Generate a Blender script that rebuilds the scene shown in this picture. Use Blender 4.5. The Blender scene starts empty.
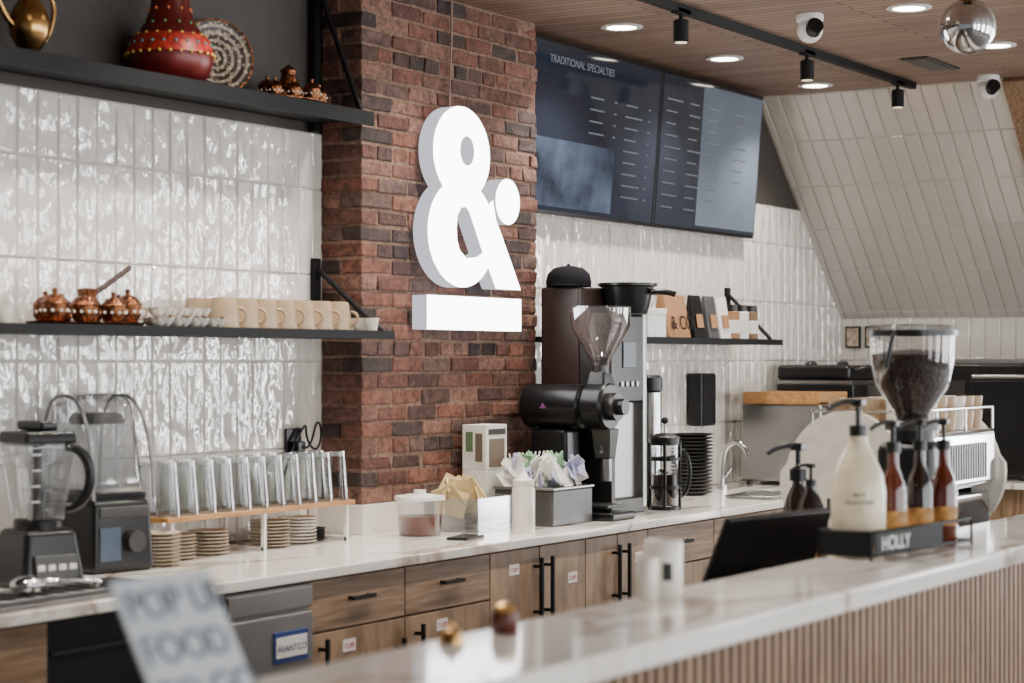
import bpy, bmesh, math, random
from mathutils import Vector, Matrix, Euler
random.seed(7)
R=math.radians
C=bpy.context.scene.collection

# ---------------------------------------------------------------- materials
def lin(c):
    out=[]
    for v in c[:3]:
        v/=255.0
        out.append(v/12.92 if v<=0.04045 else ((v+0.055)/1.055)**2.4)
    return (*out,1)
_m={}
def M(name,col,rough=.5,metal=0,bump=0,scale=20,var=.10,stretch=(1,1,1),coat=0,emis=0,spec=.5):
    if name in _m: return _m[name]
    m=bpy.data.materials.new(name); m.use_nodes=True; nt=m.node_tree; b=nt.nodes['Principled BSDF']
    tc=nt.nodes.new('ShaderNodeTexCoord'); mp=nt.nodes.new('ShaderNodeMapping'); mp.inputs['Scale'].default_value=stretch
    nz=nt.nodes.new('ShaderNodeTexNoise'); nz.inputs['Scale'].default_value=scale; nz.inputs['Detail'].default_value=5
    nt.links.new(tc.outputs['Object'],mp.inputs[0]); nt.links.new(mp.outputs[0],nz.inputs['Vector'])
    rp=nt.nodes.new('ShaderNodeValToRGB'); c=lin(col)
    rp.color_ramp.elements[0].position=.3; rp.color_ramp.elements[1].position=.7
    rp.color_ramp.elements[0].color=tuple(x*(1-var) for x in c[:3])+(1,)
    rp.color_ramp.elements[1].color=tuple(min(1,x*(1+var)) for x in c[:3])+(1,)
    nt.links.new(nz.outputs['Fac'],rp.inputs[0]); nt.links.new(rp.outputs[0],b.inputs['Base Color'])
    b.inputs['Roughness'].default_value=rough; b.inputs['Metallic'].default_value=metal
    b.inputs['Coat Weight'].default_value=coat; b.inputs['Specular IOR Level'].default_value=spec
    if emis:
        nt.links.new(rp.outputs[0],b.inputs['Emission Color']); b.inputs['Emission Strength'].default_value=emis
    if bump:
        bp=nt.nodes.new('ShaderNodeBump'); bp.inputs['Strength'].default_value=bump; bp.inputs['Distance'].default_value=.01
        nt.links.new(nz.outputs['Fac'],bp.inputs['Height']); nt.links.new(bp.outputs[0],b.inputs['Normal'])
    _m[name]=m; return m
def glassm(name,tint=(253,253,253),refl=.3,rough=.03,density=0.0,dcol=(200,200,200)):
    if name in _m: return _m[name]
    m=bpy.data.materials.new(name); m.use_nodes=True; nt=m.node_tree; nt.nodes.clear()
    o=nt.nodes.new('ShaderNodeOutputMaterial'); t=nt.nodes.new('ShaderNodeBsdfTransparent'); t.inputs[0].default_value=lin(tint)
    g=nt.nodes.new('ShaderNodeBsdfGlossy'); g.inputs['Roughness'].default_value=rough
    d=nt.nodes.new('ShaderNodeBsdfDiffuse'); d.inputs[0].default_value=lin(dcol)
    mx0=nt.nodes.new('ShaderNodeMixShader'); mx0.inputs[0].default_value=density
    lw=nt.nodes.new('ShaderNodeLayerWeight'); lw.inputs[0].default_value=refl
    mx=nt.nodes.new('ShaderNodeMixShader')
    nt.links.new(t.outputs[0],mx0.inputs[1]); nt.links.new(d.outputs[0],mx0.inputs[2])
    nt.links.new(lw.outputs['Facing'],mx.inputs[0]); nt.links.new(mx0.outputs[0],mx.inputs[1]); nt.links.new(g.outputs[0],mx.inputs[2])
    nt.links.new(mx.outputs[0],o.inputs[0]); _m[name]=m; return m
def emis(name,col,s):
    if name in _m: return _m[name]
    m=bpy.data.materials.new(name); m.use_nodes=True; nt=m.node_tree; nt.nodes.clear()
    o=nt.nodes.new('ShaderNodeOutputMaterial'); e=nt.nodes.new('ShaderNodeEmission'); e.inputs[0].default_value=lin(col); e.inputs[1].default_value=s
    nt.links.new(e.outputs[0],o.inputs[0]); _m[name]=m; return m

def marble():
    m=bpy.data.materials.new('marble'); m.use_nodes=True; nt=m.node_tree; b=nt.nodes['Principled BSDF']; L=nt.links.new
    tc=nt.nodes.new('ShaderNodeTexCoord'); 
    def vein(scale,width,dist,seed):
        mp=nt.nodes.new('ShaderNodeMapping'); mp.inputs['Location'].default_value=(seed,seed*.7,0); mp.inputs['Rotation'].default_value=(0,0,.6); mp.inputs['Scale'].default_value=(1,2.0,1)
        nz=nt.nodes.new('ShaderNodeTexNoise'); nz.inputs['Scale'].default_value=scale; nz.inputs['Detail'].default_value=6; nz.inputs['Distortion'].default_value=dist
        L(tc.outputs['Object'],mp.inputs[0]); L(mp.outputs[0],nz.inputs['Vector'])
        s=nt.nodes.new('ShaderNodeMath'); s.operation='SUBTRACT'; s.inputs[1].default_value=.5; L(nz.outputs['Fac'],s.inputs[0])
        a=nt.nodes.new('ShaderNodeMath'); a.operation='ABSOLUTE'; L(s.outputs[0],a.inputs[0])
        r=nt.nodes.new('ShaderNodeMapRange'); r.inputs['From Max'].default_value=width; r.inputs['To Min'].default_value=1; r.inputs['To Max'].default_value=0; L(a.outputs[0],r.inputs[0])
        return r
    v1=vein(.8,.022,1.2,3.1); v2=vein(2.0,.010,.8,9.4)
    m1=nt.nodes.new('ShaderNodeMixRGB'); m1.inputs[1].default_value=lin((240,234,226)); m1.inputs[2].default_value=lin((146,112,86)); 
    k=nt.nodes.new('ShaderNodeMath'); k.operation='MULTIPLY'; k.inputs[1].default_value=.75; L(v1.outputs[0],k.inputs[0]); L(k.outputs[0],m1.inputs[0])
    m2=nt.nodes.new('ShaderNodeMixRGB'); m2.inputs[2].default_value=lin((178,162,146)); k2=nt.nodes.new('ShaderNodeMath'); k2.operation='MULTIPLY'; k2.inputs[1].default_value=.32
    L(v2.outputs[0],k2.inputs[0]); L(k2.outputs[0],m2.inputs[0]); L(m1.outputs[0],m2.inputs[1]); L(m2.outputs[0],b.inputs['Base Color'])
    b.inputs['Roughness'].default_value=.1; return m
def wood(name,c1,c2,stretch,rough=.5):
    m=bpy.data.materials.new(name); m.use_nodes=True; nt=m.node_tree; b=nt.nodes['Principled BSDF']; L=nt.links.new
    tc=nt.nodes.new('ShaderNodeTexCoord'); mp=nt.nodes.new('ShaderNodeMapping'); mp.inputs['Scale'].default_value=stretch
    nz=nt.nodes.new('ShaderNodeTexNoise'); nz.inputs['Scale'].default_value=4; nz.inputs['Detail'].default_value=8; nz.inputs['Distortion'].default_value=.4
    rp=nt.nodes.new('ShaderNodeValToRGB'); rp.color_ramp.elements[0].position=.35; rp.color_ramp.elements[1].position=.65
    rp.color_ramp.elements[0].color=lin(c1); rp.color_ramp.elements[1].color=lin(c2)
    L(tc.outputs['Object'],mp.inputs[0]); L(mp.outputs[0],nz.inputs['Vector']); L(nz.outputs['Fac'],rp.inputs[0]); L(rp.outputs[0],b.inputs['Base Color'])
    b.inputs['Roughness'].default_value=rough; b.inputs['Specular IOR Level'].default_value=.35
    bp=nt.nodes.new('ShaderNodeBump'); bp.inputs['Strength'].default_value=.15; L(nz.outputs['Fac'],bp.inputs['Height']); L(bp.outputs[0],b.inputs['Normal'])
    return m
def ceilm():
    m=bpy.data.materials.new('ceiling_planks'); m.use_nodes=True; nt=m.node_tree; b=nt.nodes['Principled BSDF']; L=nt.links.new
    tc=nt.nodes.new('ShaderNodeTexCoord'); sp=nt.nodes.new('ShaderNodeSeparateXYZ'); cb=nt.nodes.new('ShaderNodeCombineXYZ')
    L(tc.outputs['Object'],sp.inputs[0]); L(sp.outputs['Y'],cb.inputs['X']); L(sp.outputs['X'],cb.inputs['Y'])
    br=nt.nodes.new('ShaderNodeTexBrick'); L(cb.outputs[0],br.inputs['Vector'])
    br.inputs['Scale'].default_value=1; br.inputs['Brick Width'].default_value=1.3; br.inputs['Row Height'].default_value=.055
    br.inputs['Mortar Size'].default_value=.004; br.inputs['Mortar Smooth'].default_value=.2
    br.inputs['Color1'].default_value=lin((172,142,122)); br.inputs['Color2'].default_value=lin((140,114,98)); br.inputs['Mortar'].default_value=lin((62,48,41))
    nz=nt.nodes.new('ShaderNodeTexNoise'); mp=nt.nodes.new('ShaderNodeMapping'); mp.inputs['Scale'].default_value=(30,2,1); L(tc.outputs['Object'],mp.inputs[0]); L(mp.outputs[0],nz.inputs['Vector']); nz.inputs['Scale'].default_value=3
    mx=nt.nodes.new('ShaderNodeMixRGB'); mx.blend_type='MULTIPLY'; mx.inputs[0].default_value=.6; L(br.outputs['Color'],mx.inputs[1])
    rr=nt.nodes.new('ShaderNodeValToRGB'); rr.color_ramp.elements[0].color=(.45,.45,.45,1); L(nz.outputs['Fac'],rr.inputs[0]); L(rr.outputs[0],mx.inputs[2])
    L(mx.outputs[0],b.inputs['Base Color']); b.inputs['Roughness'].default_value=.5; return m
def tilem(name,col,rough=.05,strength=1.0,scale=19):
    m=bpy.data.materials.new(name); m.use_nodes=True; nt=m.node_tree; b=nt.nodes['Principled BSDF']; L=nt.links.new
    tc=nt.nodes.new('ShaderNodeTexCoord'); nz=nt.nodes.new('ShaderNodeTexNoise'); nz.inputs['Scale'].default_value=scale; nz.inputs['Detail'].default_value=1.2
    mp=nt.nodes.new('ShaderNodeMapping'); mp.inputs['Scale'].default_value=(1,1,.6)
    n2=nt.nodes.new('ShaderNodeTexNoise'); n2.inputs['Scale'].default_value=2.5
    L(tc.outputs['Object'],mp.inputs[0]); L(mp.outputs[0],nz.inputs['Vector']); L(tc.outputs['Object'],n2.inputs['Vector'])
    rp=nt.nodes.new('ShaderNodeValToRGB'); c=lin(col); rp.color_ramp.elements[0].color=tuple(x*.88 for x in c[:3])+(1,); rp.color_ramp.elements[1].color=c
    L(n2.outputs['Fac'],rp.inputs[0]); L(rp.outputs[0],b.inputs['Base Color']); b.inputs['Roughness'].default_value=rough
    b.inputs['IOR'].default_value=1.75; b.inputs['Coat Weight'].default_value=.8; b.inputs['Coat Roughness'].default_value=.03
    bp=nt.nodes.new('ShaderNodeBump'); bp.inputs['Strength'].default_value=strength; bp.inputs['Distance'].default_value=.013
    L(nz.outputs['Fac'],bp.inputs['Height']); L(bp.outputs[0],b.inputs['Normal']); L(bp.outputs[0],b.inputs['Coat Normal']); return m
def brickm():
    m=bpy.data.materials.new('red_brick'); m.use_nodes=True; nt=m.node_tree; b=nt.nodes['Principled BSDF']; L=nt.links.new
    at=nt.nodes.new('ShaderNodeAttribute'); at.attribute_name='Col'; tc=nt.nodes.new('ShaderNodeTexCoord')
    nz=nt.nodes.new('ShaderNodeTexNoise'); nz.inputs['Scale'].default_value=34; nz.inputs['Detail'].default_value=8; nz.inputs['Roughness'].default_value=.78
    L(tc.outputs['Object'],nz.inputs['Vector']); rp=nt.nodes.new('ShaderNodeValToRGB'); rp.color_ramp.elements[0].position=.36; rp.color_ramp.elements[0].color=(.24,.22,.22,1); rp.color_ramp.elements[1].position=.64; rp.color_ramp.elements[1].color=(1.35,1.35,1.35,1)
    L(nz.outputs['Fac'],rp.inputs[0]); mx=nt.nodes.new('ShaderNodeMixRGB'); mx.blend_type='MULTIPLY'; mx.inputs[0].default_value=1
    L(at.outputs['Color'],mx.inputs[1]); L(rp.outputs[0],mx.inputs[2])
    n2=nt.nodes.new('ShaderNodeTexNoise'); n2.inputs['Scale'].default_value=8; n2.inputs['Detail'].default_value=10; n2.inputs['Roughness'].default_value=.82; L(tc.outputs['Object'],n2.inputs['Vector'])
    r2=nt.nodes.new('ShaderNodeValToRGB'); r2.color_ramp.elements[0].position=.53; r2.color_ramp.elements[1].position=.70; r2.color_ramp.elements[1].color=(.6,.6,.6,1); L(n2.outputs['Fac'],r2.inputs[0])
    m2=nt.nodes.new('ShaderNodeMixRGB'); m2.inputs[2].default_value=lin((152,120,100)); L(r2.outputs[0],m2.inputs[0]); L(mx.outputs[0],m2.inputs[1]); L(m2.outputs[0],b.inputs['Base Color'])
    b.inputs['Roughness'].default_value=.62
    bp=nt.nodes.new('ShaderNodeBump'); bp.inputs['Strength'].default_value=1; bp.inputs['Distance'].default_value=.012; L(nz.outputs['Fac'],bp.inputs['Height']); L(bp.outputs[0],b.inputs['Normal'])
    return m

BLACK=M('black_plastic',(17,17,18),.3,spec=.4); MATTE=M('matte_black_steel',(20,20,21),.6,spec=.22); STEEL=M('brushed_steel',(158,157,155),.3,1,stretch=(1,1,12),var=.06)
CHROME=M('chrome',(208,208,208),.1,1,var=.02); DKST=M('dark_steel',(78,77,75),.38,.85); WHITE=M('white_plastic',(234,232,228),.4)
CREAM=M('beige_ceramic',(182,156,124),.35,coat=.2); WHC=M('white_ceramic',(238,232,220),.22,coat=.4); COPPER=M('aged_copper',(132,84,56),.28,1,bump=.5,scale=90,var=.7)
BRASS=M('aged_brass',(176,136,84),.25,1,var=.3); PAPER=M('paper',(230,227,217),.8); KRAFT=M('kraft_paper',(160,116,78),.8,bump=.2)
GLASS=glassm('clear_glass',(240,242,242),.42); SMOKE=glassm('smoky_clear_plastic',(232,234,236),.35,.05,.04); CLOUD=glassm('cloudy_plastic',(245,246,246),.3,.15,.2,(225,225,225))
AMBER=M('amber_syrup',(86,32,12),.08,coat=.6,var=.3); COFFEE=M('coffee_beans',(40,23,14),.45,bump=1,scale=90,var=.7)
OAK=wood('grey_oak',(118,94,70),(166,138,109),(3,14,1.2)); OAKH=wood('grey_oak_drawer',(114,90,68),(160,132,105),(1.2,14,14)); SLAT=wood('bar_slat_wood',(122,94,70),(162,130,101),(20,20,1.5))
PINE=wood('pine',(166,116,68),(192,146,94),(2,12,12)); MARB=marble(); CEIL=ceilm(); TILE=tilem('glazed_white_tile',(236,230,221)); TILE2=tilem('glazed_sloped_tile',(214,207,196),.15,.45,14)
GROUT=M('grout',(182,175,166),.9); DARKW=M('dark_grey_paint',(66,60,56),.7,var=.05); BRICK=brickm(); MORT=M('mortar',(128,102,86),.95,bump=.8,scale=50,var=.4)
FLOORM=M('concrete_floor',(100,94,88),.5,bump=.1,scale=6); BROWN=M('brown_panel',(52,38,32),.4)
LEDW=emis('sign_led_face',(255,255,255),11); LEDS=emis('sign_led_side',(240,240,250),.95); LAMP=emis('downlight_glow',(255,243,224),20)

# ---------------------------------------------------------------- helpers
def add(o,parent,mat=None):
    C.objects.link(o)
    if parent: o.parent=parent
    if mat: o.data.materials.append(mat)
    return o
def group(name,loc,rz=0):
    e=bpy.data.objects.new(name,None); e.location=loc; e.rotation_euler=(0,0,R(rz)); e.empty_display_size=.05; C.objects.link(e); return e
def mesh(name,v,f,mat,parent=None,smooth=False,loc=(0,0,0),rot=(0,0,0)):
    me=bpy.data.meshes.new(name); me.from_pydata(v,[],f); me.update()
    if smooth:
        for p in me.polygons: p.use_smooth=True
    o=bpy.data.objects.new(name,me); o.location=loc; o.rotation_euler=rot; return add(o,parent,mat)
def bev_(o,bev):
    m=o.modifiers.new('b','BEVEL'); m.width=bev; m.segments=3
    for p in o.data.polygons: p.use_smooth=True
    o.modifiers.new('w','WEIGHTED_NORMAL')
def frustum(name,c,b,t,h,mat,parent=None,bev=0,rot=(0,0,0),shift=(0,0)):
    """c = centre of the bottom face, b,t = (x,y) sizes bottom/top"""
    v=[(-b[0]/2,-b[1]/2,0),(b[0]/2,-b[1]/2,0),(b[0]/2,b[1]/2,0),(-b[0]/2,b[1]/2,0)]
    sx,sy=shift
    v+=[(-t[0]/2+sx,-t[1]/2+sy,h),(t[0]/2+sx,-t[1]/2+sy,h),(t[0]/2+sx,t[1]/2+sy,h),(-t[0]/2+sx,t[1]/2+sy,h)]
    f=[(3,2,1,0),(4,5,6,7),(0,1,5,4),(1,2,6,5),(2,3,7,6),(3,0,4,7)]
    o=mesh(name,v,f,mat,parent,loc=c,rot=rot)
    if bev: bev_(o,bev)
    return o
def box(name,x0,x1,y0,y1,z0,z1,mat,parent=None,bev=0):
    return frustum(name,((x0+x1)/2,(y0+y1)/2,z0),(x1-x0,y1-y0),(x1-x0,y1-y0),z1-z0,mat,parent,bev)
def bx(name,c,s,mat,parent=None,bev=0,rot=(0,0,0)):
    """box by centre; rotation about the centre"""
    x,y,z=[k/2 for k in s]
    v=[(-x,-y,-z),(x,-y,-z),(x,y,-z),(-x,y,-z),(-x,-y,z),(x,-y,z),(x,y,z),(-x,y,z)]
    f=[(3,2,1,0),(4,5,6,7),(0,1,5,4),(1,2,6,5),(2,3,7,6),(3,0,4,7)]
    o=mesh(name,v,f,mat,parent,loc=c,rot=rot)
    if bev: bev_(o,bev)
    return o
def lathe(name,prof,c,mat,parent=None,seg=32,rot=(0,0,0),scale=(1,1,1),flat=False):
    v=[];f=[];n=len(prof)
    for r,z in prof:
        for i in range(seg):
            a=2*math.pi*i/seg; v.append((max(r,1e-4)*math.cos(a)*scale[0],max(r,1e-4)*math.sin(a)*scale[1],z*scale[2]))
    for j in range(n-1):
        for i in range(seg):
            a=j*seg+i; b=j*seg+(i+1)%seg; f.append((a,b,b+seg,a+seg))
    o=mesh(name,v,f,mat,parent,not flat,c,rot)
    e=o.modifiers.new('e','EDGE_SPLIT'); e.split_angle=R(40)
    return o
def cyl(name,c,r,h,mat,parent=None,rot=(0,0,0),seg=28,r2=None,ch=.0):
    r2=r if r2 is None else r2
    p=[(0,0),(r-ch,0),(r,ch),(r2,h-ch),(r2-ch,h),(0,h)]
    return lathe(name,p,c,mat,parent,seg,rot)
def ball(name,c,r,mat,parent=None,scale=(1,1,1),n=14,seg=28):
    p=[(r*math.sin(math.pi*i/n),-r*math.cos(math.pi*i/n)) for i in range(n+1)]
    return lathe(name,p,c,mat,parent,seg,scale=scale)
def tube(name,pts,r,mat,parent=None,cyc=False,smooth=True):
    cu=bpy.data.curves.new(name,'CURVE'); cu.dimensions='3D'; cu.bevel_depth=r; cu.bevel_resolution=3; cu.use_fill_caps=True
    s=cu.splines.new('NURBS' if smooth else 'POLY'); s.points.add(len(pts)-1)
    for p,q in zip(s.points,pts): p.co=(*q,1)
    if smooth: s.order_u=min(4,len(pts)); s.use_endpoint_u=not cyc
    s.use_cyclic_u=cyc
    return add(bpy.data.objects.new(name,cu),parent,mat)
def text(name,s,loc,size,mat,parent=None,rot=(90,0,0),align='LEFT',ext=.0008,spacing=1):
    cu=bpy.data.curves.new(name,'FONT'); cu.body=s; cu.size=size; cu.extrude=ext; cu.align_x=align; cu.space_line=spacing
    o=bpy.data.objects.new(name,cu); o.location=loc; o.rotation_euler=tuple(R(a) for a in rot); return add(o,parent,mat)
def ell(cx,cz,rx,rz,n=48,a0=0): return [(cx+rx*math.cos(2*math.pi*i/n+a0),cz+rz*math.sin(2*math.pi*i/n+a0)) for i in range(n)]
def plate2d(name,loops,y,depth,face,side,parent):
    """flat shape in XZ at front plane y, extruded back by depth"""
    for nm,mt,yy,e in ((name+'_face',face,y,.0),(name+'_body',side,y+depth/2+.001,depth/2)):
        cu=bpy.data.curves.new(nm,'CURVE'); cu.dimensions='2D'; cu.fill_mode='BOTH'; cu.extrude=e
        for lp in loops:
            s=cu.splines.new('POLY'); s.points.add(len(lp)-1); s.use_cyclic_u=True
            for p,q in zip(s.points,lp): p.co=(q[0],q[1],0,1)
        o=bpy.data.objects.new(nm,cu); o.rotation_euler=(R(90),0,0); o.location=(0,yy,0); add(o,parent,mt)

# ---------------------------------------------------------------- room
WY=4.07; CZ=2.76; EX=9.92
box('floor',-3,13,-4,4.4,-.1,0,FLOORM)
box('ceiling',-3,10.3,-1.5,4.4,CZ,CZ+.1,CEIL)
box('wall_back',-1,10.2,WY+.012,WY+.2,0,CZ,DARKW)
box('wall_end',EX+.012,EX+.2,1.9,WY+.012,0,CZ,DARKW)
def tiles(name,o,ud,vd,nd,W,H,tw,th,mat,tilt=.002,g=.002):
    o,ud,vd,nd=map(Vector,(o,ud,vd,nd)); v=[];f=[]
    nu=math.ceil(W/tw); nv=math.ceil(H/th)
    for i in range(nu):
        for j in range(nv):
            u0=i*tw+g/2;u1=min((i+1)*tw,W)-g/2;v0=j*th+g/2;v1=min((j+1)*th,H)-g/2
            if u1-u0<.01 or v1-v0<.01: continue
            k=len(v); b=.005; tA=random.uniform(-tilt,tilt); tB=random.uniform(-tilt,tilt)
            for (a,c) in ((u0,v0),(u1,v0),(u1,v1),(u0,v1)): v.append(o+ud*a+vd*c)
            for (a,c,sa,sc) in ((u0+b,v0+b,-1,-1),(u1-b,v0+b,1,-1),(u1-b,v1-b,1,1),(u0+b,v1-b,-1,1)):
                v.append(o+ud*a+vd*c+nd*(.006+tA*sa+tB*sc))
            f+=[(k+4,k+5,k+6,k+7),(k,k+1,k+5,k+4),(k+1,k+2,k+6,k+5),(k+2,k+3,k+7,k+6),(k+3,k,k+4,k+7)]
    return mesh(name,[tuple(p) for p in v],f,mat)
for nm,a in (('wall_tiles_left',(( .5,WY,.9),(1,0,0),(0,0,1),(0,-1,0),4.87,1.34)),('wall_tiles_back',((6.505,WY,.9),(1,0,0),(0,0,1),(0,-1,0),3.41,1.34)),
             ('wall_tiles_end',((EX,WY,.9),(0,-1,0),(0,0,1),(-1,0,0),2.1,.8))):
    tiles(nm,*a,.079,.288,TILE)
s=Vector((EX-8.87,0,1.70-CZ)); sl=s.length; sd=s.normalized(); sn=Vector((sd.z,0,-sd.x))
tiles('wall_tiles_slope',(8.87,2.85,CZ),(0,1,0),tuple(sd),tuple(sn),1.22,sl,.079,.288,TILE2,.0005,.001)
box('wall_grout_back',.5,EX,WY-.0005,WY+.014,.9,2.24,GROUT); box('wall_grout_end',EX-.0005,EX+.014,1.97,WY,.9,1.7,GROUT)
def prism(name,y0,y1,off,mat):
    a=Vector((8.87,0,CZ))-sn*off; b=Vector((EX,0,1.70))-sn*off
    pts=[(a.x,a.z),(b.x,b.z),(EX+.1,1.75),(EX+.1,CZ+.02),(8.9,CZ+.02)]
    v=[(p[0],y0,p[1]) for p in pts]+[(p[0],y1,p[1]) for p in pts]
    mesh(name,v,[(0,1,2,3,4),(9,8,7,6,5)]+[(i,i+5,(i+1)%5+5,(i+1)%5) for i in range(5)],mat)
prism('wall_slope',2.85,WY+.01,.001,GROUT)
prism('wall_slope_wood',1.9,2.85,-.03,SLAT)

# brick column
BX0,BX1,BY0=5.373,6.505,3.90
def bricks():
    v=[];f=[];cols=[]
    pal=[(122,74,58),(134,84,66),(106,64,52),(86,58,50),(146,96,76),(116,74,60),(64,48,44),(150,108,90),(128,88,74),(98,68,60),(74,54,49),(112,84,74)]
    def b(x0,x1,y0,y1,z0,z1):
        k=len(v); j=lambda: random.uniform(-.0035,.0035); c=lin(random.choice(pal)); o=random.uniform(-.004,.004)
        for z in (z0,z1):
            for (x,y) in ((x0,y0),(x1,y0),(x1,y1),(x0,y1)): v.append((x+j()+ (o if x==x0 else 0),y+j()+o,z+j()*.8))
        for q in ((3,2,1,0),(4,5,6,7),(0,1,5,4),(1,2,6,5),(2,3,7,6),(3,0,4,7)): f.append(tuple(k+i for i in q)); cols.append(c)
    z=1.0;i=0;g=.009; H=.046
    while z<CZ:
        z1=min(z+H,CZ-.001); x=BX0; first=True
        while x<BX1-.02:
            L=.085 if (first and i%2) else (.085 if (i%6==3) else .172)
            x1=min(x+L,BX1)
            if BX1-x1<.04: x1=BX1
            last=x1>=BX1
            dep=.168 if ((first and i%2) or last) else .085
            b(x,x1,BY0,BY0+dep,z,z1)
            if first and not i%2: b(BX0,BX0+.085,BY0+.094,WY,z,z1)
            x=x1+g; first=False
        z+=H+.009;i+=1
    o=mesh('bricks',v,f,BRICK); ca=o.data.color_attributes.new('Col','FLOAT_COLOR','CORNER')
    for p in o.data.polygons:
        for li in p.loop_indices: ca.data[li].color=cols[p.index]
    m=o.modifiers.new('b','BEVEL'); m.width=.005; m.segments=2
    return o
colg=group('brick_column',(0,0,0)); bricks().parent=colg
box('mortar_core',BX0+.006,BX1-.006,BY0+.006,WY,1.0,CZ,MORT,colg)
box('trim_1',BX0-.02,BX1+.02,BY0-.02,WY,.9,.998,MARB,None,.003)

# ---------------------------------------------------------------- back counter with cabinets
bc=group('back_counter',(0,0,0))
box('countertop',.5,EX,3.358,WY,.87,.90,MARB,bc,.004)
box('carcass',.5,EX,3.42,WY-.02,.1,.87,BROWN,bc); box('toe_kick',.5,EX,3.5,WY-.02,0,.1,BLACK,bc)
FY=3.385
def front(x0,x1,z0,z1,mat=OAK): box('front_panel',x0+.003,x1-.003,FY,FY+.02,z0+.003,z1-.003,mat,bc,.0015)
def pull_h(x,z,w=.11): 
    bx('pull',(x,FY-.022,z),(w,.01,.012),MATTE,bc,.002); bx('pull_post',(x-w*.4,FY-.01,z),(.01,.022,.01),MATTE,bc); bx('pull_post',(x+w*.4,FY-.01,z),(.01,.022,.01),MATTE,bc)
def pull_v(x,z0,z1):
    bx('pull',(x,FY-.03,(z0+z1)/2),(.012,.012,z1-z0),MATTE,bc,.002)
    for z in (z0+.03,z1-.03): bx('pull_post',(x,FY-.014,z),(.01,.03,.01),MATTE,bc)
LBL=M('label_paper',(238,228,228),.7); PINK=M('label_ink',(190,60,80),.7)
def label(x,z):
    bx('label',(x,FY-.001,z),(.06,.002,.035),LBL,bc)
    text('label_text','CUPS',(x,FY-.0025,z-.008),.02,PINK,bc,align='CENTER',ext=.0003)
ZD=.716
for (x0,x1) in ((2.6,3.0),(3.0,3.411)):
    front(x0,x1,ZD,.865,OAKH); front(x0,x1,.41,ZD,OAKH); front(x0,x1,.11,.41,OAKH)
    for z in (.79,.66): cyl('knob',((x0+x1)/2,FY,z),.016,.03,MATTE,bc,(R(90),0,0))
front(1.2,1.9,.11,.865); front(1.9,2.6,.11,.865); front(.5,1.2,.11,.865)
for (x0,x1) in ((4.409,4.881),(4.881,5.355)):
    front(x0,x1,ZD,.865,OAKH); front(x0,x1,.11,ZD); pull_h((x0+x1)/2,.80)
pull_v(4.46,.45,.70); pull_v(4.835,.45,.66); label(4.60,.665)
pull_v(4.935,.5,.69); label(5.08,.67)
for (a,b) in ((5.355,5.97),(5.97,6.43)):
    c=(a+b)/2; front(a,c,.11,.865); front(c,b,.11,.865); pull_v(c-.035,.62,.83); pull_v(c+.035,.62,.83)
label(5.50,.80); label(5.88,.74); label(6.36,.77)
x=6.43
while x<9.2: front(x,min(x+.55,9.85),ZD,.865,OAKH); front(x,min(x+.55,9.85),.11,ZD); pull_h(x+.27,.80); x+=.55
box('dark_bay',3.411,4.025,3.40,3.43,.1,.868,MATTE,bc)
for zz in (.62,.78): box('bay_rail',3.43,4.01,3.392,3.40,zz,zz+.008,DKST,bc)
FRS=M('fridge_steel',(138,136,133),.4,.6,var=.05)
fr=group('undercounter_fridge',(4.217,3.37,0))
box('body',-.18,.18,.0,.048,.11,.862,FRS,fr,.004); box('top_rail',-.18,.18,-.012,.0,.80,.858,FRS,fr,.004); box('door',-.178,.178,-.015,0,.12,.79,FRS,fr,.006)
box('badge',.0,.15,-.019,-.015,.66,.745,M('badge_blue',(36,60,120),.4),fr,.002); box('badge_face',.008,.142,-.021,-.019,.675,.73,WHITE,fr)
text('badge_text','AVANTCO',(.075,-.0215,.69),.026,M('badge_ink',(30,50,110),.5),fr,align='CENTER',ext=.0004)
for zz in (.25,.35,.45): box('vent_slot',-.12,.12,-.017,-.015,zz,zz+.012,BLACK,fr)
ec=group('end_counter',(0,0,0)); box('countertop',9.2,EX,2.3,3.356,.87,.90,MARB,ec,.004); box('carcass',9.25,EX,2.33,3.356,.1,.87,OAK,ec); box('toe',9.3,EX,2.33,3.356,0,.1,BLACK,ec)

# ---------------------------------------------------------------- wall shelves
def shelf(name,x0,x1,yf,ztop,lip,braces):
    g=group(name,(0,0,0)); box('board',x0,x1,yf,WY-.01,ztop-.02,ztop,MATTE,g,.002)
    box('front_lip',x0,x1,yf-.004,yf+.004,ztop-lip,ztop+.005,MATTE,g)
    for b in braces:
        bx('upright',(b,WY-.018,ztop+.2*(1 if lip>.03 else .62)),(.03,.02,.5 if lip>.03 else .25),MATTE,g)
        h=.43 if lip>.03 else .21
        tube('diagonal',[(b,WY-.03,ztop+h),(b,yf+.03,ztop+.005)],.009,MATTE,g,smooth=False)
    return g
shelf('wall_shelf',2.2,5.345,3.835,2.292,.042,(5.32,3.2)); shelf('wall_shelf',2.2,5.35,3.754,1.57,.022,(5.32,3.2)); shelf('wall_shelf',6.53,8.56,3.80,1.57,.022,(8.5,))

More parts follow.
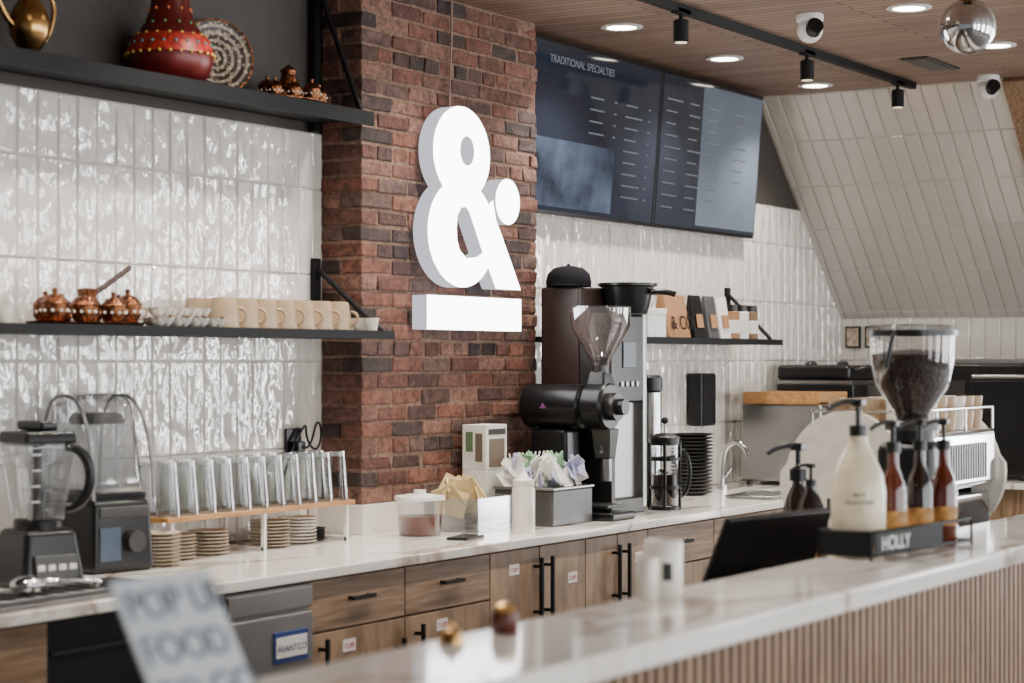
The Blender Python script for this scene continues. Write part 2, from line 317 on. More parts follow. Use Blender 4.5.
# ---------------------------------------------------------------- ampersand sign
sg=group('ampersand_sign',(0,0,0)); SY=3.82
plate2d('upper_bowl',[ell(5.860,2.205,.182,.165),ell(5.893,2.217,.046,.052)],SY,.06,LEDW,LEDS,sg)
hole=[(5.825,1.94),(5.83,1.985),(5.855,2.015),(5.885,2.02),(5.905,2.005),(5.995,1.885),(5.995,1.862),(5.955,1.845),(5.89,1.838),(5.845,1.865),(5.828,1.90)]
low=[(5.86+ .215*math.cos(2*math.pi*i/64), 1.925+.19*math.sin(2*math.pi*i/64)) for i in range(64)]
plate2d('lower_bowl',[low,hole],SY+.0006,.0594,LEDW,LEDS,sg)
plate2d('leg',[[(5.95,2.06),(6.02,2.03),(6.065,2.055),(6.085,1.985),(6.115,1.945),(6.257,1.737),(6.085,1.737),(5.997,1.862),(5.91,2.0)]],SY+.0012,.0588,LEDW,LEDS,sg)
plate2d('waist',[[(5.75,2.09),(5.965,2.09),(5.975,2.04),(5.95,2.022),(5.78,2.03)]],SY+.0018,.0582,LEDW,LEDS,sg)
plate2d('dot',[ell(6.158,2.055,.083,.083,32)],SY-.004,.064,LEDW,LEDS,sg)
plate2d('bar',[[(5.64,1.585),(6.257,1.585),(6.257,1.703),(5.64,1.703)]],SY,.06,LEDW,LEDS,sg)
for p in ((5.8,2.2),(5.8,1.9),(5.75,1.64),(6.1,1.64)): cyl('standoff',(p[0],3.905,p[1]),.01,.03,MATTE,sg,(R(90),0,0))
tube('power_cord',[(5.88,3.885,2.34),(5.87,3.885,2.45),(5.90,3.885,2.6),(5.89,3.885,CZ)],.004,M('cord_grey',(150,125,110),.6),sg)

# ---------------------------------------------------------------- menu screens
SCR=M('screen_dark',(34,40,52),.06,var=.15,scale=2,emis=.16); SCR2=M('screen_reflection',(92,102,116),.08,var=.12,scale=2,emis=.24); SCR3=M('screen_photo',(58,68,84),.06,var=.9,scale=4,emis=.25); TXT=emis('screen_text',(200,205,215),.36)
def tv(x0,x1,kind):
    g=group('menu_screen',((x0+x1)/2,4.02,2.058)); g.rotation_euler=(R(4.5),0,0); w=(x1-x0)/2; h=.678
    box('frame',-w,w,-.01,.03,0,h,BLACK,g,.004); box('display',-w+.012,w-.012,-.013,-.01,.014,h-.012,SCR,g)
    box('mount',-.15,.15,.03,.05,.2,.45,MATTE,g)
    if kind==0:
        text('menu_title','TRADITIONAL SPECIALTIES',(w-.95,-.015,h-.085),.043,TXT,g,ext=.0003)
        for cx,n in ((-.06,4),(.24,9)):
            for i in range(n):
                y=h-.19-i*.048; box('menu_line',cx,cx+random.uniform(.10,.16),-.0145,-.013,y,y+.006,TXT,g)
                box('menu_line_price',cx+.20,cx+.22,-.0145,-.013,y,y+.006,TXT,g)
        box('photo_panel',-w+.02,.16,-.0145,-.013,.03,h-.38,SCR3,g)
    else:
        box('reflection_overlay',-.12,w-.02,-.0145,-.013,.03,h-.02,SCR2,g)  # lighter overlay: reflection on the screen's right half painted as colour
        for cx,n in ((-w+.05,10),(-w+.27,10),(-.05,9),(.22,7)):
            for i in range(n):
                y=h-.12-i*.052; box('menu_line',cx,cx+random.uniform(.08,.15),-.0155,-.0145,y,y+.006,TXT,g)
tv(6.56,7.652,0); tv(7.66,8.70,1)

# ---------------------------------------------------------------- ceiling fittings
for (x,y) in ((6.72,3.65),(7.65,3.66),(8.62,3.66),(6.90,2.565),(7.91,2.57),(5.7,2.565),(4.6,2.565),(3.5,2.565),(5.6,3.4),(4.5,3.4),(3.4,3.4)):
    g=group('recessed_downlight',(x,y,CZ)); lathe('trim_ring',[(.058,-.001),(.08,-.001),(.082,-.006),(.06,-.008),(.056,-.001)],(0,0,0),WHITE,g); cyl('lens',(0,0,-.005),.057,.004,LAMP,g)
    l=bpy.data.lights.new('downlight','SPOT'); l.energy=80; l.spot_size=R(122); l.spot_blend=.7; l.shadow_soft_size=.05; l.color=(1,.935,.85)
    lo=bpy.data.objects.new('downlight_bulb',l); lo.location=(0,0,-.02); add(lo,g)
tk=group('track_light',(0,0,0)); box('rail',4.6,8.80,3.235,3.265,CZ-.03,CZ,MATTE,tk)
for x in (5.2,6.43,7.57,8.60):
    cyl('stem',(x,3.25,2.70),.008,.04,MATTE,tk); cyl('head',(x,3.25,2.625),.028,.08,MATTE,tk,ch=.004); cyl('face',(x,3.25,2.623),.022,.003,M('lamp_face',(230,215,180),.4,emis=1.5),tk)
    bx('adapter',(x,3.25,2.735),(.1,.03,.02),MATTE,tk)
def seccam(x,y):
    g=group('security_camera',(x,y,CZ)); cyl('base',(0,0,-.03),.05,.03,WHITE,g,ch=.004); ball('body',(0,0,-.06),.048,WHITE,g)
    cyl('lens_shroud',(-.02,-.02,-.065),.03,.04,BLACK,g,rot=(R(70),0,R(-50)))
seccam(6.85,2.93); seccam(8.75,2.88)
g=group('ceiling_vent',(8.25,2.97,CZ)); box('frame',-.2,.2,-.06,.06,-.008,0,DKST,g); box('slot',-.18,.18,-.04,.04,-.010,-.008,BLACK,g)
g=group('mirrored_pendant_lamp',(5.886,2.0,2.494)); ball('globe',(0,0,0),.085,CHROME,g,n=20,seg=40); cyl('cap',(0,0,.078),.03,.03,BRASS,g); cyl('rod',(0,0,.1),.006,CZ-2.494-.1,MATTE,g); cyl('canopy',(0,0,CZ-2.494-.02),.05,.02,MATTE,g)

# ---------------------------------------------------------------- bar in front
bar=group('bar_counter',(0,0,0)); BZ=1.03
box('bar_top',.9,7.4,1.484,1.79,BZ-.045,BZ,MARB,bar,.008)
box('bar_body',.95,7.35,1.56,1.76,.02,BZ-.045,BROWN,bar)
v=[];f=[];x=.96
while x<7.34:
    k=len(v)
    for z in (.08,BZ-.046):
        for (a,b) in ((x,1.56),(x,1.528),(x+.018,1.528),(x+.018,1.56)): v.append((a,b,z))
    f+=[(k+1,k+2,k+6,k+5),(k,k+1,k+5,k+4),(k+2,k+3,k+7,k+6)]; x+=.036
mesh('slats',v,f,SLAT,bar); box('kick',.95,7.35,1.54,1.76,0,.08,BLACK,bar)
wc=group('work_counter',(0,0,0))
box('work_top',.95,7.35,1.792,2.45,.83,.86,STEEL,wc,.003); box('work_base',.95,7.35,1.792,2.40,.1,.83,BROWN,wc); box('work_kick',.95,7.35,1.792,2.34,0,.1,BLACK,wc)

# ---------------------------------------------------------------- cups etc. generic
def cup(g,x,y,z,r,h,mat,r2=None,name='cup'):
    r2=r2 or r*.8
    lathe(name,[(0,0),(r2,0),(r2+.002,.004),(r,h),(r-.004,h),(r2-.003,.008),(0,.008)],(x,y,z),mat,g,24)
ri=group('wooden_riser',(0,0,0)); box('board',4.30,5.20,3.80,3.98,1.015,1.03,PINE,ri,.002)
for x in (4.33,4.75,5.17):
    for y in (3.815,3.965): bx('leg',(x,y,.9575),(.012,.012,.115),WHITE,ri)
    bx('foot_rail',(x,3.89,.906),(.012,.16,.012),WHITE,ri)
gl=group('drinking_glasses',(0,0,1.031)); RIM=glassm('glass_thick_edge',(215,220,220),.7,.02,.2,(235,238,238))
for i in range(11):
    for j in range(2):
        x=4.345+i*.081; y=3.84+j*.085
        lathe('glass',[(.037,.0),(.0365,.02),(.026,.142)],(x,y,0),GLASS,gl,20)
        lathe('glass_base',[(.026,.140),(.0245,.156),(0,.156),(0,.142),(.024,.140)],(x,y,0),RIM,gl,20)
        lathe('glass_rim',[(.0355,.001),(.0378,.0),(.0378,.004),(.0355,.004),(.0355,.001)],(x,y,0),RIM,gl,20)
SAUC=M('stoneware',(200,186,164),.35)
for (x,y,n,m) in ((4.26,3.80,9,SAUC),(4.42,3.88,7,SAUC),(4.58,3.89,7,SAUC),(4.86,3.88,8,SAUC),(5.01,3.89,8,WHC),(5.115,3.90,4,BLACK)):
    ps=group('saucer_stack',(x,y,.9))
    for i in range(n): lathe('saucer',[(0,.002),(.03,0),(.062 if n>4 else .035,.008),(.063 if n>4 else .036,.0105),(.03,.004),(0,.004)],(0,0,i*.0105),m,ps,24)
# ---------------------------------------------------------------- blenders
g=group('countertop_blender',(3.711,3.72,.9),-15)
frustum('motor_base',(0,0,0),(.185,.185),(.145,.145),.15,BLACK,g,.018); bx('control_panel',(0,-.090,.055),(.12,.012,.06),DKST,g,.004,rot=(R(-8),0,0))
for i in range(4): bx('button',(-.045+i*.03,-.098,.055),(.02,.006,.014),WHITE,g,.002)
cyl('collar',(0,0,.148),.062,.02,BLACK,g); frustum('jar',(0,0,.168),(.10,.10),(.145,.145),.2,SMOKE,g,.012)
cyl('blade_shaft',(0,0,.17),.012,.19,DKST,g)
for z in (.19,.25,.31): bx('blade',(0,0,z),(.08,.014,.003),STEEL,g,rot=(0,R(10),z*9))
frustum('lid',(0,0,.368),(.152,.152),(.14,.14),.03,BLACK,g,.008); bx('lid_lever',(0,0,.412),(.05,.13,.025),BLACK,g,.008)
tube('jar_handle',[(.05,-.05,.36),(.125,-.09,.36),(.125,-.09,.2),(.05,-.05,.2)],.014,BLACK,g)
for z in (.22,.26,.30,.34): bx('measure_mark',(-.04,-.069+ (.34-z)*.08,z),(.025,.001,.003),WHITE,g)
for sx in (-1,1):
    for sy in (-1,1): tube('jar_rib',[(sx*.046,sy*.046,.17),(sx*.068,sy*.068,.366)],.003,CLOUD,g,smooth=False)
g=group('enclosed_blender',(4.085,3.87,.9),-8)
frustum('motor_base',(0,0,0),(.22,.25),(.20,.23),.20,BLACK,g,.02); bx('badge_strip',(.0,-.118,.165),(.17,.01,.03),DKST,g,.004); cyl('control_knob',(.03,-.11,.085),.03,.03,DKST,g,rot=(R(90),0,0))
bx('panel_decal',(-.05,-.122,.08),(.07,.004,.09),M('decal',(60,75,92),.4),g)
frustum('sound_cover',(0,0,.20),(.205,.235),(.19,.17),.29,SMOKE,g,.05,shift=(0,.02)); frustum('cover_frame',(0,0.02,.195),(.215,.21),(.215,.21),.02,BLACK,g,.006)
for sx in (-1,1): tube('cover_edge',[(sx*.104,-.118,.2),(sx*.104,-.11,.34),(sx*.1,-.07,.47),(sx*.098,.03,.492),(sx*.1,.11,.46),(sx*.105,.12,.2)],.005,M('cover_trim',(120,120,122),.2),g)
frustum('inner_jar',(0,0,.215),(.09,.09),(.13,.13),.19,CLOUD,g,.012); frustum('inner_lid',(0,0,.405),(.12,.12),(.1,.1),.03,BLACK,g,.008)
g=group('drip_tray',(3.5,3.47,.9)); box('pan',-.33,.30,-.09,.09,0,.012,STEEL,g,.003)
for a in ((-.33,.30,-.09,-.082),(-.33,.30,.082,.09),(-.33,-.322,-.09,.09),(.292,.30,-.09,.09)): box('rim',*a,.012,.026,STEEL,g,.002)
for i in range(11): box('grate_bar',-.30+i*.055,-.29+i*.055,-.08,.08,.014,.02,DKST,g)
g=group('steel_scoop',(3.43,3.47,.922)); ball('bowl',(0,0,.022),.038,CHROME,g,scale=(1.2,1,.6)); tube('handle',[(.04,0,.025),(.1,-.02,.03),(.2,-.03,.012)],.007,CHROME,g); ball('knob',(.2,-.03,.012),.014,CHROME,g)
g=group('tall_glass_jar',(4.285,3.975,.9))
lathe('glass',[(0,0),(.022,0),(.024,.14),(.022,.15)],(0,0,0),GLASS,g); cyl('syrup',(0,0,.004),.02,.06,BLACK,g); cyl('stopper',(0,0,.15),.023,.02,BLACK,g)
g=group('wall_outlet',(5.20,WY-.016,1.215)); bx('plate',(0,0,0),(.08,.008,.08),BLACK,g,.003); bx('plug',(0,-.02,-.02),(.04,.035,.035),BLACK,g,.004)
tube('cable',[(0,-.035,-.02),(.02,-.06,-.04),(.08,-.03,.09),(.14,-.02,.03),(.10,-.02,-.06),(.03,-.02,.02),(.06,-.02,.08),(-.06,-.02,-.05),(-.10,-.03,-.16)],.004,BLACK,g)

# ---------------------------------------------------------------- counter middle
g=group('food_storage_container',(5.45,3.72,.9)); TEA=M('brown_liquid',(104,50,26),.2); cyl('liquid',(0,0,.004),.068,.06,TEA,g,r2=.0725)
lathe('tub',[(0,0),(.07,0),(.078,.12),(.082,.125)],(0,0,0),glassm('tub_plastic',(250,250,250),.25,.1,.05,(230,230,230)),g); lathe('lid',[(0,.135),(.05,.135),(.055,.13),(.083,.13),(.085,.118),(.081,.118)],(0,0,0),WHITE,g); cyl('lid_knob',(0,0,.135),.02,.015,WHITE,g)
g=group('clear_bin_with_napkins',(5.735,3.70,.9)); BINC=glassm('clear_bin_plastic',(240,242,242),.35,.12,.12,(220,222,222))
for a in ((-.13,.13,-.11,-.107),(-.13,.13,.107,.11),(-.13,-.127,-.11,.11),(.127,.13,-.11,.11)): box('wall',*a,.003,.115,BINC,g)
box('base',-.13,.13,-.11,.11,0,.003,BINC,g); 
NAP=M('napkin',(222,198,146),.85)
for i in range(12): bx('napkin',(-.08+random.uniform(-.03,.06),random.uniform(-.06,.06),.09+random.uniform(0,.05)),(.09,.006,.09),NAP,g,rot=(random.uniform(-.5,.5),random.uniform(-.6,.6),random.uniform(0,3)))
for i in range(7): cyl('cup_lid',(.065,-.02,.006+i*.011),.042,.008,WHITE,g,ch=.002)
for i in range(5): cyl('dark_lid',(-.05,-.05,.006+i*.011),.04,.008,DKST,g,ch=.002)
g=group('carton_box',(6.0,3.815,.9)); box('carton',-.07,.07,-.05,.05,0,.19,PAPER,g,.002); box('carton_upper',-.07,.07,-.05,.05,.191,.350,PAPER,g,.002)
bx('print_side_green',(-.0705,.02,.29),(.002,.03,.07),M('print_green',(96,116,84),.6),g); bx('print_side',(-.0705,-.02,.27),(.002,.03,.10),M('print_brown',(110,95,80),.6),g); bx('print_panel',(0.0,-.0515,.25),(.10,.002,.10),M('print_brown',(110,95,80),.6),g); bx('print_band',(0.0,-.0515,.325),(.11,.002,.02),DARKW,g)
g=group('condiment_bin',(6.085,3.62,.9)); BIN=M('bin_steel',(96,96,95),.42,.7,spec=.3); box('bin',-.14,.14,-.12,.12,0,.125,BIN,g,.006); box('rim',-.145,.145,-.125,.125,.125,.135,STEEL,g,.003)
GRN=M('packet_green',(130,176,132),.7); BLU=M('packet_lilac',(180,180,212),.7)
for i in range(90): bx('sugar_packet',(random.uniform(-.12,.11),random.uniform(-.1,.11),.16+random.uniform(-.01,.06)),(.04,.004,.075),random.choice([PAPER,PAPER,PAPER,GRN,BLU]),g,rot=(random.uniform(-.7,.7),random.uniform(-.7,.7),random.uniform(-1,1)))
for i in range(9): tube('straw',[(-.09+i*.012,.06,.1),(-.12+i*.03,.07,.25)],.003,PAPER,g,smooth=False)
g=group('squeeze_bottle',(5.70,3.47,.9)); lathe('bottle',[(0,0),(.038,0),(.039,.005),(.039,.145),(.035,.155),(.034,.16),(.036,.162),(.036,.178),(.02,.185),(.008,.205),(.003,.225),(0,.225)],(0,0,0),WHC,g)
g=group('smartphone',(5.42,3.52,.9),10); box('body',-.075,.075,-.037,.037,0,.009,BLACK,g,.004); box('glass',-.071,.071,-.034,.034,.009,.0095,M('phone_glass',(15,16,20),.05),g)

# ---------------------------------------------------------------- shop grinder
g=group('coffee_grinder',(6.345,3.635,.9))
box('base',-.09,.09,-.2,.2,0,.03,BLACK,g,.01); frustum('stand',(0,.09,.03),(.13,.17),(.11,.15),.3,BLACK,g,.02)
cyl('motor_body',(0,.215,.41),.082,.27,BLACK,g,(R(90),0,0),36,ch=.02); cyl('burr_housing',(0,-.055,.41),.09,.09,BLACK,g,(R(90),0,0),36,ch=.01)
cyl('dial',(0,-.145,.41),.05,.03,DKST,g,(R(90),0,0)); cyl('dial_knob',(0,-.175,.41),.03,.03,BLACK,g,(R(90),0,0))
frustum('throat',(0,-.10,.485),(.09,.08),(.06,.06),.055,BLACK,g,.008); cyl('feed_neck',(0,-.10,.53),.032,.03,DKST,g)
lathe('hopper',[(.03,.555),(.035,.575),(.108,.70),(.112,.77),(.108,.77),(.104,.70),(.03,.578)],(0,-.10,0),glassm('hopper_glass',(222,216,214),.42,.05,.10,(180,175,175)),g); lathe('hopper_lid',[(0,.775),(.11,.775),(.113,.768)],(0,-.10,0),SMOKE,g)
lathe('beans',[(0,.56),(.03,.575),(.034,.59),(.0,.594)],(0,-.10,0),COFFEE,g)
frustum('chute',(0,-.12,.22),(.05,.06),(.075,.08),.11,DKST,g,.006); cyl('spout',(0,-.125,.14),.02,.09,STEEL,g); tube('lever',[(-.05,-.13,.27),(-.10,-.16,.25)],.006,STEEL,g)
bx('bag_shelf',(0,-.10,.05),(.14,.14,.012),DKST,g,.003)
mesh('logo_badge',[(-.0835,.11,.403),(-.0835,.08,.403),(-.0835,.095,.425)],[(0,1,2)],M('badge_magenta',(120,62,110),.4),g)
g=group('batch_brewer',(6.61,3.715,.9)); box('rear_tower',-.14,.14,-.02,.15,0,.855,BROWN,g,.012); box('front_panel',-.135,.135,-.155,-.02,.42,.75,BLACK,g,.008); box('front_base',-.135,.135,-.155,-.02,0,.06,DKST,g,.006)
box('side_cheek',-.14,-.11,-.158,-.02,.02,.755,DKST,g,.004); box('side_cheek',.11,.14,-.158,-.02,.02,.755,STEEL,g,.004); box('column_front',-.11,.11,-.13,-.02,.06,.42,STEEL,g,.003)
box('display',-.05,.05,-.16,-.155,.55,.65,M('brewer_display',(50,60,68),.2,emis=.1),g,.002)
for i in range(4): cyl('button',(-.06+i*.04,-.155,.49),.01,.006,STEEL,g,(R(90),0,0))
g=group('brew_basket',(6.70,3.615,1.657)); lathe('basket',[(0,0),(.075,0),(.082,.02),(.1,.10),(.115,.105),(.115,.115),(.098,.115),(.078,.02),(0,.01)],(0,0,0),BLACK,g); tube('handle',[(0,-.1,.08),(.02,-.16,.085),(.03,-.19,.07)],.012,BLACK,g)
g=group('baseball_cap',(6.555,3.79,1.757),-60); lathe('crown',[(.085,0),(.087,.02),(.08,.05),(.056,.072),(.02,.08),(0,.082)],(0,0,0),M('cap_fabric',(24,24,28),.9,spec=.2),g); mesh('brim',[(-.065,-.055,.006),(.065,-.055,.006),(.056,-.11,.004),(.03,-.13,.002),(-.03,-.13,.002),(-.056,-.11,.004)],[(0,1,2,3,4,5)],M('cap_fabric',(24,24,28),.9),g).modifiers.new('s','SOLIDIFY').thickness=.004
ball('button',(0,0,.082),.007,BLACK,g)
g=group('french_press',(6.885,3.55,.9)); r,h=.055,.26; cyl('coffee',(0,0,.02),r-.006,h*.45,M('brewed_coffee',(40,22,14),.1),g); lathe('carafe',[(0,.012),(r-.003,.012),(r,.02),(r,h)],(0,0,0),GLASS,g)
for z in (.0,.08,.19,h-.01): lathe('frame_band',[(r+.001,z),(r+.004,z),(r+.004,z+.014),(r+.001,z+.014),(r+.001,z)],(0,0,0),BLACK,g)
for a in range(4): bx('frame_strut',((r+.004)*math.cos(a*1.57+.5),(r+.004)*math.sin(a*1.57+.5),h/2),(.008,.008,h),BLACK,g)
lathe('lid',[(r+.006,h),(r+.006,h+.02),(r*.6,h+.035),(0,h+.038)],(0,0,0),BLACK,g); cyl('plunger_rod',(0,0,h+.03),.003,.05,STEEL,g); ball('plunger_knob',(0,0,h+.085),.014,BLACK,g)
tube('handle',[(.04,-.045,h-.03),(.075,-.085,h-.03),(.075,-.085,.06),(.04,-.045,.05)],.008,BLACK,g)
g=group('coffee_dispenser',(7.03,3.69,.9)); cyl('base',(0,0,0),.06,.03,BLACK,g,ch=.004); cyl('column',(0,0,.03),.045,.42,CHROME,g); cyl('top',(0,0,.45),.048,.07,BLACK,g,ch=.01); cyl('sight_glass',(-.03,-.038,.08),.008,.34,GLASS,g); tube('tap',[(0,-.04,.14),(0,-.08,.14),(0,-.085,.11)],.008,BLACK,g)
g=group('black_plate_stack',(7.70,3.84,.9))
for i in range(17): lathe('plate',[(0,.002),(.05,0),(.09,.012),(.091,.016),(.05,.005),(0,.006)],(0,0,i*.0155),BLACK,g,28)
g=group('wall_speaker',(8.16,WY-.012,1.30)); bx('cabinet',(0,-.04,0),(.15,.07,.24),BLACK,g,.008); bx('grille',(0,-.077,0),(.13,.004,.22),MATTE,g); bx('bracket',(0,-.003,0),(.05,.006,.1),MATTE,g)
g=group('serving_tray',(7.75,3.52,.9),5); box('pan',-.19,.19,-.1,.1,0,.008,STEEL,g,.003); tube('rim',[(-.19,-.1,.012),(.19,-.1,.012),(.19,.1,.012),(-.19,.1,.012)],.005,STEEL,g,cyc=True,smooth=False)
g=group('sink_faucet',(8.08,3.88,.9)); cyl('base',(0,0,0),.025,.02,CHROME,g); tube('spout',[(0,0,.01),(0,0,.14),(0,-.02,.22),(0,-.11,.22),(0,-.13,.15)],.012,CHROME,g); tube('lever',[(.02,0,.05),(.07,-.01,.09)],.006,CHROME,g)

# right shelf goods
g=group('stationery_box',(7.36,3.89,1.571)); box('box',-.08,.08,-.06,.06,0,.12,WHITE,g,.002); box('box_flap',-.082,.082,-.062,.062,.10,.124,PAPER,g,.002)
g=group('kraft_coffee_bag',(7.62,3.90,1.571)); frustum('bag',(0,0,0),(.20,.10),(.20,.03),.19,KRAFT,g,.008); text('bag_text','& C\u00d4',(-.085,-.051,.04),.085,BLACK,g,rot=(80,0,0))
for (x,m,n) in ((7.86,BLACK,'coffee_bag'),(8.0,M('bag_silver',(90,90,92),.4,.4),'coffee_bag'),(8.12,WHITE,'coffee_bag')):
    g=group(n,(x,3.91,1.571)); frustum('pouch',(0,0,0),(.10,.075),(.105,.015),.185,m,g,.006); bx('fold_seal',(0,0,.187),(.10,.012,.012),m,g,.002); bx('label',(0,-.03,.08),(.06,.003,.06),KRAFT,g,rot=(R(-9),0,0))
for (x,m) in ((8.24,KRAFT),(8.34,WHITE),(8.44,M('tin_brown',(120,90,60),.5))):
    g=group('tea_canister',(x,3.91,1.571)); cyl('can',(0,0,0),.038,.13,m,g,ch=.003); cyl('cap',(0,0,.13),.034,.03,BLACK,g); lathe('band',[(.0385,.03),(.039,.03),(.039,.09),(.0385,.09)],(0,0,0),PAPER,g)

# far right appliances
g=group('toaster_oven',(8.62,3.76,.9)); box('body',-.17,.17,-.2,.2,.02,.375,STEEL,g,.01); box('door_glass',-.13,.09,-.206,-.2,.07,.30,BLACK,g,.004); tube('door_handle',[(-.12,-.235,.32),(.08,-.235,.32)],.008,CHROME,g); 
for z in (.1,.2,.3): cyl('knob',(.13,-.2,z),.018,.02,BLACK,g,(R(90),0,0))
for p in ((-.14,-.17),(.14,-.17),(-.14,.17),(.14,.17)): cyl('foot',(p[0],p[1],0),.015,.02,BLACK,g)
g=group('wooden_crate',(8.62,3.76,1.276)); 
for a in ((-.17,.17,-.19,-.178),(-.17,.17,.178,.19),(-.17,-.158,-.178,.178),(.158,.17,-.178,.178)): box('side',*a,0,.055,PINE,g,.002)
box('base',-.17,.17,-.19,.19,0,.01,PINE,g)
g=group('storage_cabinet',(9.25,3.78,.9)); box('cabinet',-.36,.36,-.22,.27,0,.375,DKST,g,.006); box('door',-.34,-.01,-.228,-.22,.02,.355,STEEL,g,.003); box('door',.01,.34,-.228,-.22,.02,.355,STEEL,g,.003)
g=group('panini_press',(9.22,3.80,1.276)); box('lower_plate',-.28,.28,-.2,.2,.0,.09,BLACK,g,.01); box('upper_plate',-.28,.28,-.18,.2,.105,.18,BLACK,g,.02); box('grill_line',-.27,.27,-.19,.19,.09,.105,STEEL,g); tube('handle',[(-.2,-.17,.15),(-.2,-.24,.17),(.2,-.24,.17),(.2,-.17,.15)],.010,BLACK,g,smooth=False)
for sx in (-.2,.2): ball('top_knob',(sx,.05,.185),.03,DKST,g,scale=(1,1,.5))
box('control_face',-.1,.1,-.206,-.2,.03,.08,STEEL,g)
g=group('convection_oven',(9.62,3.05,.9)); box('body',-.24,.26,-.42,.30,.02,.56,BLACK,g,.012); box('door',-.25,-.24,-.38,.12,.08,.48,BLACK,g,.004); tube('handle',[(-.28,-.36,.50),(-.28,.10,.50)],.010,STEEL,g); box('panel',-.246,-.24,.15,.28,.08,.48,DKST,g)
box('top_tray',-.2,.22,-.38,.26,.56,.59,STEEL,g,.004)
for y in (3.99,3.88):
    g=group('framed_card',(EX-.012,y,1.60)); bx('frame',(-.006,0,0),(.012,.085,.115),MATTE,g,.002); bx('print',(-.0125,0,0),(.001,.065,.095),M('card_print',(190,170,150),.6,var=.5,scale=40),g)

# ---------------------------------------------------------------- upper shelf decor
UZ=2.293
g=group('brass_coffee_pot',(3.93,3.97,UZ),-10); g.scale=(.88,.88,.88); lathe('body',[(0,0),(.045,0),(.05,.008),(.03,.03),(.06,.08),(.066,.12),(.05,.165),(.028,.20),(.032,.235),(.04,.24),(.03,.25),(.012,.275),(.008,.29),(.012,.30),(0,.305)],(0,0,0),BRASS,g)
tube('spout',[(-.05,0,.10),(-.11,0,.14),(-.11,0,.20),(-.15,0,.235)],.011,BRASS,g); tube('handle',[(.03,0,.22),(.10,0,.24),(.11,0,.15),(.055,0,.07)],.008,BRASS,g)
g=group('painted_gourd',(4.48,3.95,UZ)); MAR=M('maroon_lacquer',(92,22,20),.35,var=.25); 
lathe('gourd',[(0,0),(.07,0),(.112,.025),(.128,.07),(.122,.11),(.10,.145),(.075,.18),(.06,.22),(.055,.26),(.05,.30),(.03,.33),(0,.34)],(0,0,0),MAR,g)
lathe('painted_band',[(.128,.085),(.1235,.105),(.115,.128),(.104,.142)],(0,0,.001),M('paint_red',(170,44,32),.45,scale=60,var=.6),g,scale=(1.012,1.012,1))
for r_,z_,n_,c_ in ((.130,.085,26,(220,184,80)),(.121,.115,22,(70,150,150)),(.104,.142,18,(225,190,90)),(.078,.178,12,(90,150,80)),(.062,.22,10,(220,120,60)),(.056,.26,8,(225,190,90))):
    mm=M('paint_%d'%int(z_*1000),c_,.5)
    for i in range(n_): a=2*math.pi*i/n_; ball('paint_dot',(r_*math.cos(a),r_*math.sin(a),z_),.005,mm,g,n=6,seg=8)
def ringmat():
    m=bpy.data.materials.new('patterned_plate'); m.use_nodes=True; nt=m.node_tree; b=nt.nodes['Principled BSDF']; L=nt.links.new
    tc=nt.nodes.new('ShaderNodeTexCoord'); w=nt.nodes.new('ShaderNodeTexWave'); w.wave_type='RINGS'; w.rings_direction='Z'; w.inputs['Scale'].default_value=14; w.inputs['Distortion'].default_value=0
    gr=nt.nodes.new('ShaderNodeTexVoronoi'); gr.inputs['Scale'].default_value=75
    L(tc.outputs['Object'],w.inputs['Vector']); L(tc.outputs['Object'],gr.inputs['Vector']); rp=nt.nodes.new('ShaderNodeValToRGB'); rp.color_ramp.elements[0].color=lin((40,32,30)); rp.color_ramp.elements[1].color=lin((226,206,182)); rp.color_ramp.interpolation='CONSTANT'; rp.color_ramp.elements[1].position=.62
    g2=nt.nodes.new('ShaderNodeValToRGB'); g2.color_ramp.elements[0].color=lin((226,200,170)); g2.color_ramp.elements[0].position=.3; g2.color_ramp.elements[1].color=lin((52,36,30)); g2.color_ramp.elements[1].position=.45; L(gr.outputs['Distance'],g2.inputs[0])
    L(w.outputs['Fac'],rp.inputs[0]); mx=nt.nodes.new('ShaderNodeMixRGB'); mx.inputs[0].default_value=.5; L(rp.outputs[0],mx.inputs[1]); L(g2.outputs[0],mx.inputs[2]); L(mx.outputs[0],b.inputs['Base Color']); b.inputs['Roughness'].default_value=.3; return m
g=group('decorative_plate',(4.765,4.02,UZ),-30); lathe('plate',[(0,0),(.07,0),(.09,.006),(.116,.014),(.118,.018),(.09,.011),(.07,.005),(0,.005)],(0,0,.122),ringmat(),g,48,rot=(R(80),0,0)); lathe('copper_rim',[(.115,.012),(.121,.014),(.121,.02),(.115,.02)],(0,0,.122),COPPER,g,48,rot=(R(80),0,0)); bx('stand',(0,-.01,.004),(.08,.04,.008),MATTE,g)
def copper_set(name,x,y,z,n,s,w=1.0):
    g=group(name,(x,y,z)); 
    lathe('tray',[(0,0),(.10*s,0),(.125*s,.010),(.127*s,.014),(.1*s,.004),(0,.004)],(0,0,0),COPPER,g,scale=(1.3*w,.6,1))
    for i in range(n):
        a=2*math.pi*i/n+.3; px,py=.1*s*math.cos(a)*1.15*w,.045*s*math.sin(a); q=s*random.uniform(.85,1.1)
        lathe('lidded_cup',[(0,.0),(.014*q,0),(.026*q,.018*q),(.027*q,.04*q),(.029*q,.042*q),(.018*q,.056*q),(.004*q,.062*q),(.006*q,.07*q),(0,.074*q)],(px,py,.005),COPPER,g,18)
        for k in range(10):
            b=2*math.pi*k/10; ball('filigree_bead',(px+.0268*q*math.cos(b),py+.0268*q*math.sin(b),.005+.027*q),.0035*q,WHC,g,n=5,seg=6)
        tube('cup_handle',[(px+.02*q,py-.015*q,.04*q),(px+.04*q,py-.03*q,.035*q),(px+.02*q,py-.015*q,.015*q)],.002,COPPER,g)
    return g
